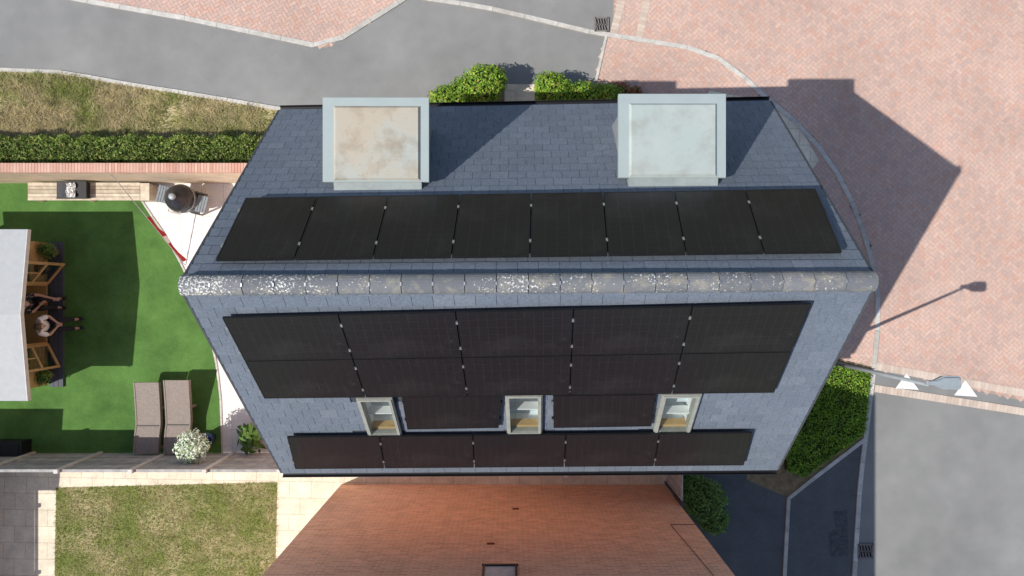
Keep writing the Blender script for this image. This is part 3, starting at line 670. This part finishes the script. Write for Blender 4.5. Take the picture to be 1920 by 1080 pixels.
def bush(name,blobs,n,size,mat,label,cat='bush',up=.4,group=None,asp=.55):
    mb=MB(); tot=sum(b[3]*b[4]+b[5]*b[3] for b in blobs)
    for b in blobs:
        k=int(n*(b[3]*b[4]+b[5]*b[3])/tot); d=rng.normal(size=(k,3)); d/=np.linalg.norm(d,axis=1)[:,None]
        rr=rng.uniform(.72,1.08,k)+0.12*np.sin(d[:,0]*7+b[0]*3)*np.sin(d[:,1]*8+b[1])
        p=np.array(b[:3])+d*np.array(b[3:6])*rr[:,None]; ok=p[:,2]>0.02; mb.leaves(p[ok],size,0,up=up,asp=asp,out=d[ok])
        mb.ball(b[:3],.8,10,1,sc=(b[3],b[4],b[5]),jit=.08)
    c=blobs[0]; mb.cyl((c[0],c[1],0),(c[0],c[1],c[2]),.04,.02,n=6,mi=1)
    return solo(mb,name,[mat,M['core']],(c[0],c[1],0),label,cat,group)
def B(u,v,z,rx,ry,rz): p=P(u,v,z); return (p.x,p.y,z,rx,ry,rz)
bush('bush',[B(905,160,.75,.55,.52,.5),B(840,185,.55,.48,.34,.42),B(880,172,.6,.55,.42,.45),B(925,148,.9,.35,.36,.3)],9000,.075,M['bush'],'bright green leafy shrub beside slab path')
bush('bush',[B(1040,172,.65,.52,.44,.45),B(1095,178,.5,.6,.34,.4),B(1140,178,.5,.42,.28,.35),B(1028,160,.75,.36,.34,.3)],9000,.075,M['bush'],'low spreading bright green shrub by tarmac')
bush('bush',[B(1160,168,.4,.3,.2,.3),B(1190,172,.3,.2,.14,.25)],1500,.06,M['redbush'],'small red leaved shrub at paving edge')
bush('bush',[B(1318,935,.8,.6,.55,.55),B(1335,970,.7,.42,.42,.45),B(1295,915,.6,.38,.38,.45)],7000,.08,M['darkbush'],'dark green bush beside the side gate')
# ------------------------------------------------------------------ summerhouse
sh=thing('summerhouse',(-13.6,-0.65,0),'timber summerhouse with pale felt roof and open doors','summerhouse')
ax_=-11.9; bx_=-15.4; yc=-.64; yt=1.44; yb=-2.77; zr=2.2; ze=1.95
mb=MB()
for y in (yt,yb):
    q=[(bx_,yc,zr),(ax_,yc,zr),(ax_,y,ze),(bx_,y,ze)]
    n=(Vector(q[1])-Vector(q[0])).cross(Vector(q[2])-Vector(q[0]))
    if n.z<0: q=q[::-1]
    mb.hexa([(a,b_,c_-.05) for a,b_,c_ in q],q)
rf=part(mb,'roof',M['felt'],sh)
for y in (yt,yb):
    mb=MB(); mb.hexa(*[[ (ax_,yc,zr-.12+dz),(ax_+.02,yc,zr-.12+dz),(ax_+.02,y,ze-.12+dz),(ax_,y,ze-.12+dz)] for dz in (0,.125)])
    part(mb,'bargeboard',M['concrete'],rf)
wx=-12.68; wy0,wy1=-2.6,1.2; hy0,hy1=-1.5,.1
mb=MB(); mb.box(((wx+bx_+.3)/2,(wy0+wy1)/2,.06),(wx-bx_-.3,wy1-wy0,.10)); part(mb,'floor',M['pine'],sh)
mb=MB()
for y in (wy0,wy1):
    for k in range(13): mb.box(((wx+bx_+.3)/2,y,.17+k*.14),(wx-bx_-.3,.03,.13))
for k in range(13): mb.box((bx_+.3,(wy0+wy1)/2,.17+k*.14),(.03,wy1-wy0,.13))
part(mb,'wall',M['pine'],sh)
mb=MB()
for y in (wy0,-2.02,hy0,hy1,.65,wy1): mb.box((wx,y,1.0),(.06,.07,1.8))
for z in (.15,.75,1.88):
    mb.box((wx,(wy0+hy0)/2,z),(.05,hy0-wy0,.08)); mb.box((wx,(wy1+hy1)/2,z),(.05,wy1-hy1,.08))
for (p,q) in ((wy0,hy0),(hy1,wy1)): 
    for k in range(4): mb.box((wx,(p+q)/2,.26+k*.13),(.03,q-p,.12))
mb.box((wx,(hy0+hy1)/2,1.9),(.06,hy1-hy0,.08)); fw=part(mb,'front_frame',M['pine'],sh)
for (p,q) in ((wy0,hy0),(hy1,wy1)):
    mb=MB(); mb.box((wx,(p+q)/2,1.3),(.01,q-p-.05,1.0)); part(mb,'pane',M['glass'],fw)
for hx,hy,ox,oy in ((-12.62,.12,-12.17,.66),(-12.62,-1.52,-12.3,-2.15)):
    a=Vector((hx,hy,0)); b=Vector((ox,oy,0)); d=(b-a); L=d.length; ang=math.atan2(d.y,d.x); mb=MB()
    for f in (0.035,1-.035): p=a+d*f; mb.box((p.x,p.y,.98),(.06,.045,1.72),rz=ang)
    m_=a+d*.5
    for z in (.16,.8,1.80): mb.box((m_.x,m_.y,z),(L-.12,.04,.08),rz=ang)
    mb.box((m_.x,m_.y,1.3),(.03,.03,.9),rz=ang)
    dr=part(mb,'door',M['pine'],sh,label='open glazed timber door'); mb=MB(); mb.box((m_.x,m_.y,.98),(L-.12,.008,1.6),rz=ang); part(mb,'pane',M['glass'],dr)
    p=a+d*.9; mb=MB(); mb.cyl((p.x+.03,p.y,.95),(p.x+.09,p.y,.95),.015,n=8); part(mb,'handle',M['alu'],dr)
mb=MB()
for k in range(3): mb.box((-12.56+k*.13,-.72,.05),(.12,3.95,.08))
part(mb,'step',M['deckgrey'],sh)
sd_=thing('unseen_shed',(-15.6,-4.9,0),'unseen timber shed added to shade the lawn corner','shed')  # out of view, added and sized to cast the shadow on the turf corner
mb=MB()
for k in range(16): mb.box((-15.65,-5.2,.1+k*.14),(2.0,2.0,.13))
part(mb,'wall',M['fence'],sd_); mb=MB(); q=[(-16.8,-6.3,2.3),(-14.2,-6.3,2.3),(-14.2,-4.14,2.5),(-16.8,-4.14,2.5)]; mb.hexa([(a,b_,c_-.06) for a,b_,c_ in q],q); part(mb,'roof',M['felt'],sd_)
# ------------------------------------------------------------------ loungers
def lounger(xb,xt,y0,y1):
    e=thing('sun_lounger',((xb+xt)/2,(y0+y1)/2,0.03),'brown wicker sun lounger on artificial grass','sun lounger','wicker sun loungers on the lawn')
    w=.60; prof=[]; n=26
    for k in range(n+1):
        f=k/n
        if f<.40: z=.36+0.03*math.sin(f/.4*math.pi)
        else: z=.36+0.30*((f-.40)/.60)**1.1
        prof.append((y0+(y1-y0)*f,z,xb+(xt-xb)*f))
    mb=MB()
    for (ya,za,xA),(yb_,zb,xB) in zip(prof,prof[1:]):
        mb.hexa([(xA-w/2,ya,za-.06),(xA+w/2,ya,za-.06),(xB+w/2,yb_,zb-.06),(xB-w/2,yb_,zb-.06)],[(xA-w/2,ya,za),(xA+w/2,ya,za),(xB+w/2,yb_,zb),(xB-w/2,yb_,zb)])
    part(mb,'seat',M['wicker'],e)
    for sx in (-1,1):
        mb=MB()
        for (ya,za,xA),(yb_,zb,xB) in zip(prof,prof[1:]):
            a=xA+sx*(w/2+.018); b=xB+sx*(w/2+.018); mb.hexa([(a-.018,ya,za-.12),(a+.018,ya,za-.12),(b+.018,yb_,zb-.12),(b-.018,yb_,zb-.12)],[(a-.018,ya,za+.012),(a+.018,ya,za+.012),(b+.018,yb_,zb+.012),(b-.018,yb_,zb+.012)])
        part(mb,'side_rail',M['wicker'],e)
    mb=MB(); k=int(n*.42); mb.box((prof[k][2],prof[k][0],.375),(w,.025,.02)); part(mb,'hinge_gap',M['iron'],e)
    for sx in (-1,1):
        for f in (.06,.62):
            mb=MB(); y=y0+(y1-y0)*f; x=xb+(xt-xb)*f; mb.box((x+sx*(w/2-.02),y,.18),(.06,.06,.30)); part(mb,'leg',M['wicker'],e)
lounger((273-960)/F*18.33,(274-960)/F*18.05,-4.45,-2.50); lounger((330-960)/F*18.33,(330-960)/F*18.05,-4.45,-2.44)
# ------------------------------------------------------------------ garden kit
def plant(u,v,zf,r,mat,potmat,potr,poth,label,n=1500,size=.08,up=.3,base=0.03):
    p=P(u,v,zf); e=thing('potted_plant',(p.x,p.y,base),label,'potted plant')
    mb=MB(); mb.lathe((p.x,p.y,base),[(0.001,0),(potr*.7,0),(potr*.95,poth*.7),(potr,poth),(potr*.88,poth),(potr*.85,poth-.04),(0.001,poth-.04)],20); part(mb,'pot',potmat,e,True)
    for k in range(4):
        mb=MB(); a=k*1.56; mb.cyl((p.x,p.y,base+poth-.05),(p.x+math.cos(a)*r*.5,p.y+math.sin(a)*r*.5,zf),.012,.006,n=5); part(mb,'stem',M['core'],e)
    mb=MB(); d=rng.normal(size=(n,3)); d/=np.linalg.norm(d,axis=1)[:,None]; rr=rng.uniform(.35,1.08,n)+.12*np.sin(d[:,0]*8)*np.sin(d[:,1]*9)
    pts=np.array((p.x,p.y,zf))+d*rr[:,None]*np.array((r,r,r*.7)); mb.leaves(pts,size,0,up=up,asp=.45,out=d); part(mb,'foliage',mat,e)
plant(360,838,1.15,.42,M['petal'],M['bluepot'],.2,.4,'white flowering shrub in a blue glazed pot',2600,.085)
plant(470,822,.35,.36,M['darkbush'],M['terracotta'],.15,.2,'broad leaved green plant beside house wall',160,.26,up=.9)
plant(88,470,.45,.24,M['darkbush'],M['terracotta'],.15,.3,'leafy potted plant by the summerhouse step',500,.08)
plant(70,505,.5,.18,M['redbush'],M['terracotta'],.13,.3,'small reddish potted plant by summerhouse door',350,.07)
plant(78,706,.45,.24,M['darkbush'],M['terracotta'],.15,.3,'trailing green potted plant on dark deck',500,.08)
be=thing('wooden_bench',P(160,358,0.03),'long pale slatted timber bench against brick wall','bench')
a=P(52,376,.5); b=P(262,342,.5); mb=MB(); n=5; wy=(b.y-a.y)/n
for k in range(n): mb.box(((a.x+b.x)/2,a.y+wy*(k+.5),.48),(b.x-a.x,wy-.012,.035))
part(mb,'seat',M['palewood'],be)
for x in (a.x+.1,(a.x+b.x)/2,b.x-.1):
    for y in (a.y+.06,b.y-.06): mb=MB(); mb.box((x,y,.245),(.07,.07,.43)); part(mb,'leg',M['palewood'],be)
c=P(273,360,.5); mb=MB(); mb.box((c.x,c.y,.27),(.2,.42,.48)); mb.box((c.x,c.y,.525),(.24,.46,.03)); solo(mb,'timber_planter',M['palewood'],(c.x,c.y,0),'pale timber box planter at end of bench','planter')
gr=thing('portable_grill',P(133,356,.5),'black portable grill with white cloth on bench','grill')
c=P(134,356,.68); mb=MB(); mb.box((c.x,c.y,.60),(.78,.42,.16)); 
for sx in (-1,1):
    for sy in (-1,1): mb.box((c.x+sx*.36,c.y+sy*.19,.53),(.04,.04,.08))
mb.box((c.x,c.y+.22,.66),(.80,.02,.06)); mb.box((c.x,c.y-.22,.66),(.80,.02,.06)); part(mb,'body',M['black'],gr)
mb=MB()
for k in range(9): mb.cyl((c.x-.34+k*.03,c.y-.19,.69),(c.x-.34+k*.03,c.y+.19,.69),.006,n=6)
part(mb,'grate',M['alu'],gr)
mb=MB(); n=10
for i in range(n):
    for j in range(n):
        def q(i,j): return (c.x-.12+.24*i/n+.02*math.sin(j),c.y-.2+.38*j/n,.71+.035*math.sin(i*1.3+j*.8)+.02*math.sin(i*2.7-j))
        mb.face([q(i,j),q(i+1,j),q(i+1,j+1),q(i,j+1)])
part(mb,'cloth',M['white'],gr,True)
kc=P(336,372,.85); kb=thing('kamado_barbecue',(kc.x,kc.y,.014),'black egg shaped ceramic barbecue on trolley','barbecue')
mb=MB(); mb.lathe((kc.x,kc.y,0),[(.001,.30),(.16,.31),(.29,.42),(.36,.60),(.37,.76)],28); bd=part(mb,'body',M['ceramic'],kb,True)
mb=MB(); mb.lathe((kc.x,kc.y,0),[(.37,.80),(.36,.88),(.31,1.02),(.22,1.12),(.10,1.17),(.09,1.19),(.001,1.2)],28); ld=part(mb,'lid',M['ceramic'],kb,True)
mb=MB(); mb.lathe((kc.x,kc.y,0),[(.372,.755),(.385,.76),(.385,.80),(.372,.805)],28); part(mb,'band',M['galv'],kb,True)
mb=MB(); mb.lathe((kc.x,kc.y,0),[(.07,1.19),(.085,1.2),(.085,1.25),(.05,1.27),(.001,1.27)],20); part(mb,'vent_cap',M['galv'],ld,True)
mb=MB(); r=-.25; dx=Vector((math.cos(r),math.sin(r),0)); dy=Vector((-dx.y,dx.x,0))
mb.cyl(kc-dy*.40+dx*-.15+Vector((0,0,.1)),kc-dy*.40+dx*.15+Vector((0,0,.1)),.015,n=8); 
for s in (-.15,.15): mb.cyl(kc-dy*.33+dx*s+Vector((0,0,.08)),kc-dy*.40+dx*s+Vector((0,0,.1)),.012,n=8)
part(mb,'handle',M['palewood'],ld)
for s in (-1,1):
    mb=MB()
    for k in range(4): p=kc+dx*s*(.43+.07*k); mb.box((p.x,p.y,.70),(.055,.44,.025),rz=r)
    for q in (-.15,.15): p=kc+dx*s*.53+dy*q; mb.box((p.x,p.y,.675),(.30,.03,.02),rz=r)
    part(mb,'side_shelf',M['shelf'],kb)
mb=MB()
for sx in (-1,1):
    for sy in (-1,1): p=kc+dx*sx*.3+dy*sy*.28; mb.box((p.x,p.y,.34),(.04,.04,.62),rz=r)
mb.box((kc.x,kc.y,.2),(.62,.58,.03),rz=r); part(mb,'trolley',M['iron'],kb)
p0=P(347,497,.03); p1=P(212,330,1.87); fp=thing('flag_pole',p0,'thin pole leaning on wall with red and white cloth','flag')
mb=MB(); mb.cyl(p0,p1,.010,n=8); mb.cyl(p1,p1+Vector((-.02,.03,.05)),.025,n=8); part(mb,'pole',M['alu'],fp)
mb=MB(); n=26; dd=(p1-p0)
for k in range(n):
    f0=.04+.52*k/n; f1=.04+.52*(k+1)/n
    def q(f,s):
        base=p0+dd*f; wv=math.sin(f*40)*.015
        off=Vector((.5,.35,-.7)).normalized()*(.10*s)*(1+.3*math.sin(f*23)); p=base+off+Vector((wv*s,0,0)); p.z=max(p.z,.045); return p
    for s0,s1 in ((0,.5),(.5,1)):
        mi=1 if (.40<(k/n)<.55) else 0
        mb.face([q(f0,s0),q(f1,s0),q(f1,s1),q(f0,s1)],mi)
part(mb,'cloth',[M['red'],M['white']],fp,True)
c=P(20,843,.4); sb=thing('storage_box',(c.x,c.y,.03),'black plastic storage box beside the fence','storage box')
mb=MB(); mb.box((c.x-.35,c.y,.22),(1.3,.42,.38)); part(mb,'body',M['black'],sb); mb=MB(); mb.box((c.x-.35,c.y,.43),(1.36,.47,.05)); mb.box((c.x-.35,c.y,.46),(1.2,.34,.02)); part(mb,'lid',M['black'],sb)
# ------------------------------------------------------------------ street lamp
lp=P(1511,668,0); la=thing('street_lamp',lp,'slim grey steel street lamp with flat head','street lamp')
mb=MB(); mb.cyl(lp,(lp.x,lp.y,1.2),.075,n=14); mb.cyl((lp.x,lp.y,1.2),(lp.x,lp.y,5.5),.055,.034,n=14); part(mb,'pole',M['galv'],la,True)
mb=MB(); z=5.5; x=lp.x; y=lp.y+.04
ol=[(x-.06,y-.04),(x+.10,y-.05),(x+.26,y-.13),(x+.58,y-.13),(x+.62,y-.09),(x+.62,y+.09),(x+.58,y+.13),(x+.26,y+.13),(x+.10,y+.05),(x-.06,y+.04)]
mb.prism(ol,z-.03,z+.03); il=[(cx_*.9+(x+.33)*.1, cy_*.75+y*.25) for cx_,cy_ in ol]; 
mb.prism(il,z+.03,z+.055); part(mb,'lamp_head',M['galv'],la)
mb=MB(); mb.box((x+.42,y,z-.04),(.3,.18,.02)); part(mb,'lens',M['white'],la)
# ------------------------------------------------------------------ people
def skinobj(name,J,edges,mat,parent,root,sub=2):
    names=list(J); idx={n:i for i,n in enumerate(names)}; o=ORI[parent.name] if parent else Vector((0,0,0))
    me=bpy.data.meshes.new(name); me.from_pydata([tuple(Vector(J[n][0])-o) for n in names],[(idx[a],idx[b]) for a,b in edges],[])
    me.materials.append(mat); ob=bpy.data.objects.new(name,me); COL.objects.link(ob); ob.parent=parent; ORI[ob.name]=o
    sk=ob.modifiers.new('Skin','SKIN'); sk.use_smooth_shade=True
    if not me.skin_vertices: me.skin_vertices.new()
    for n in names:
        r=J[n][1]; r=(r,r) if not isinstance(r,tuple) else r
        sv=me.skin_vertices[0].data[idx[n]]; sv.radius=r; sv.use_root=(n==root)
    sb_=ob.modifiers.new('Sub','SUBSURF'); sb_.levels=sub; sb_.render_levels=sub
    return ob
def person(x,y,label,shirt,hair,armpose,rot=0.0,legx=0.0):
    R=Matrix.Rotation(rot,3,'Z'); o=Vector((x,y,0))
    W=lambda a,b,c: o+R@Vector((a,b,0))+Vector((0,0,c))
    e=thing('person',(x,y,.1),label,'person')
    J={'pel':(W(0,0,.55),.14),'bel':(W(.07,0,.72),.13),'che':(W(.17,0,.92),(.15,.15)),'nec':(W(.25,0,1.07),.055),'hed':(W(.31,0,1.18),.085),'top':(W(.33,0,1.27),.075)}
    E_=[('pel','bel'),('bel','che'),('che','nec'),('nec','hed'),('hed','top')]
    for s,t in ((1,'l'),(-1,'r')):
        kx,ky,fx=.42+legx,.10,.56+legx
        J['hip'+t]=(W(.03,s*.1,.53),.09); J['kne'+t]=(W(kx,s*(ky+.02),.58),.06); J['ank'+t]=(W(fx,s*.12,.14),.04); J['toe'+t]=(W(fx+.2,s*.13,.12),.035)
        E_+=[('pel','hip'+t),('hip'+t,'kne'+t),('kne'+t,'ank'+t),('ank'+t,'toe'+t)]
        el,ha=armpose[t]; J['sho'+t]=(W(.17,s*.18,1.0),.06); J['elb'+t]=(W(*el),.042); J['wri'+t]=(W(*ha),.028)
        E_+=[('che','sho'+t),('sho'+t,'elb'+t),('elb'+t,'wri'+t)]
        d=(Vector(ha)-Vector(el)).normalized(); pv=Vector(ha)+d*.07; J['pal'+t]=(W(*pv),(.036,.02)); E_.append(('wri'+t,'pal'+t))
        side=Vector((-d.y,d.x,0)); side=side.normalized() if side.length>.01 else Vector((0,1,0))
        for k,(sp_,ln) in enumerate(((-.03,.07),(-.01,.085),(.01,.08),(.03,.062))):
            a=pv+side*sp_+d*.03; m_=a+d*ln*.5+Vector((0,0,-.006)); b_=a+d*ln+Vector((0,0,-.03))
            J[f'fa{t}{k}']=(W(*a),.010); J[f'fb{t}{k}']=(W(*m_),.009); J[f'fc{t}{k}']=(W(*b_),.008)
            E_+=[('pal'+t,f'fa{t}{k}'),(f'fa{t}{k}',f'fb{t}{k}'),(f'fb{t}{k}',f'fc{t}{k}')]
        a=pv-d*.02-side*s*.035; b_=a-side*s*.03+d*.035; J['th'+t]=(W(*a),.012); J['tt'+t]=(W(*b_),.009); E_+=[('pal'+t,'th'+t),('th'+t,'tt'+t)]
    body=skinobj('body',J,E_,M['skin'],e,'pel')
    S={k:(J[k][0],(J[k][1] if not isinstance(J[k][1],tuple) else J[k][1][0])+.022) for k in ('pel','bel','che')}
    S['col']=(W(.22,0,1.03),.085); E2=[('pel','bel'),('bel','che'),('che','col')]
    for t in 'lr':
        S['sho'+t]=(J['sho'+t][0],.08); a=J['sho'+t][0]; b_=J['elb'+t][0]; S['slv'+t]=(a.lerp(b_,.9),.066); E2+=[('che','sho'+t),('sho'+t,'slv'+t)]
    skinobj('shirt',S,E2,shirt,e,'pel')
    T={'pel':(W(-.01,0,.52),.15)}; E3=[]
    for t in 'lr':
        T['hip'+t]=(J['hip'+t][0],.105); T['kne'+t]=(J['kne'+t][0],.08); T['ank'+t]=(J['ank'+t][0]+Vector((0,0,.04)),.06); E3+=[('pel','hip'+t),('hip'+t,'kne'+t),('kne'+t,'ank'+t)]
    skinobj('trousers',T,E3,M['trousers'],e,'pel')
    for t in 'lr':
        a=J['ank'+t][0]-Vector((0,0,.03)); b_=J['toe'+t][0]
        S_={'h':(a-(b_-a)*.2,.046),'m':(a.lerp(b_,.5),.052),'t':(b_,.044)}; skinobj('shoe',S_,[('h','m'),('m','t')],M['black'],e,'m')
    hc=W(.31,0,1.205); fw=(R@Vector((1,0,0)))
    mb=MB(); mb.ball(hc-fw*.012+Vector((0,0,.018)),.112,16,0,sc=(.98,.86,1.02))
    hr=part(mb,'hair',hair,e,True)
    mb=MB(); mb.ball(hc+fw*.03-Vector((0,0,.02)),.092,14,0,sc=(1,.8,1.15)); 
    mb.cyl(hc+fw*.11-Vector((0,0,.01)),hc+fw*.145-Vector((0,0,.045)),.012,.02,n=8)
    for s in (-1,1):
        sdv=R@Vector((0,1,0)); mb.ball(hc+sdv*s*.088-Vector((0,0,.02)),.022,8,0,sc=(.8,.5,1.2)); mb.ball(hc+fw*.112+sdv*s*.03+Vector((0,0,.0)),.011,8,1)
    mb.box(hc+fw*.112-Vector((0,0,.075)),(.012,.04,.008),rz=rot,mi=2)
    part(mb,'face',[M['skin'],M['white'],M['red']],e,True)
person(-12.42,-1.0,'seated person in white shirt and dark trousers leaning forward',M['whiteshirt'],M['hairgrey'],{'l':((.26,.25,.76),(.38,.10,.68)),'r':((.26,-.25,.76),(.38,-.08,.68))},.05)
person(-12.84,-.42,'seated person in black patterned top reaching out one arm',M['pattern'],M['hair'],{'l':((.42,.24,.84),(.74,.14,.76)),'r':((.24,-.22,.76),(.36,-.06,.68))},.02,legx=-.05)
for x,y in ((-12.44,-1.0),(-12.86,-.42)):
    e=thing('stool',(x,y,.1),'low dark stool inside summerhouse doorway','stool','stools in the summerhouse doorway')
    mb=MB(); mb.cyl((x,y,.36),(x,y,.40),.17,n=18); part(mb,'seat',M['deckgrey'],e)
    for k in range(4):
        a=k*math.pi/2+.7; mb=MB(); mb.cyl((x+math.cos(a)*.13,y+math.sin(a)*.13,.095),(x+math.cos(a)*.11,y+math.sin(a)*.11,.36),.015,n=6); part(mb,'leg',M['iron'],e)
# ------------------------------------------------------------------ light
el=math.radians(49.5); sv=Vector((-.917*math.cos(el),-.398*math.cos(el),math.sin(el))).normalized()
sun=bpy.data.lights.new('sun','SUN'); sun.energy=5.0; sun.angle=math.radians(.5); sun.color=(1,.95,.88)
so=bpy.data.objects.new('sun',sun); so.rotation_euler=sv.to_track_quat('Z','Y').to_euler(); so.location=(-20,-10,30); COL.objects.link(so)
w=bpy.data.worlds.new('World'); SC.world=w; w.use_nodes=True; nt=w.node_tree; bg=nt.nodes['Background']; bg.inputs[1].default_value=0.135
st=nt.nodes.new('ShaderNodeTexSky'); st.sky_type='NISHITA'; st.sun_disc=False; st.sun_elevation=el; st.sun_rotation=math.atan2(-.917,-.398)%(2*math.pi)
nt.links.new(st.outputs[0],bg.inputs[0])
cam=bpy.data.cameras.new('camera'); cam.lens=24; cam.sensor_width=36; cam.clip_end=1000; cam.clip_start=.1
co=bpy.data.objects.new('camera',cam); co.location=(0,0,H); co.rotation_euler=(0,0,0); COL.objects.link(co); SC.camera=co
SC.view_settings.view_transform='Standard'; SC.view_settings.look='None'; SC.view_settings.exposure=0
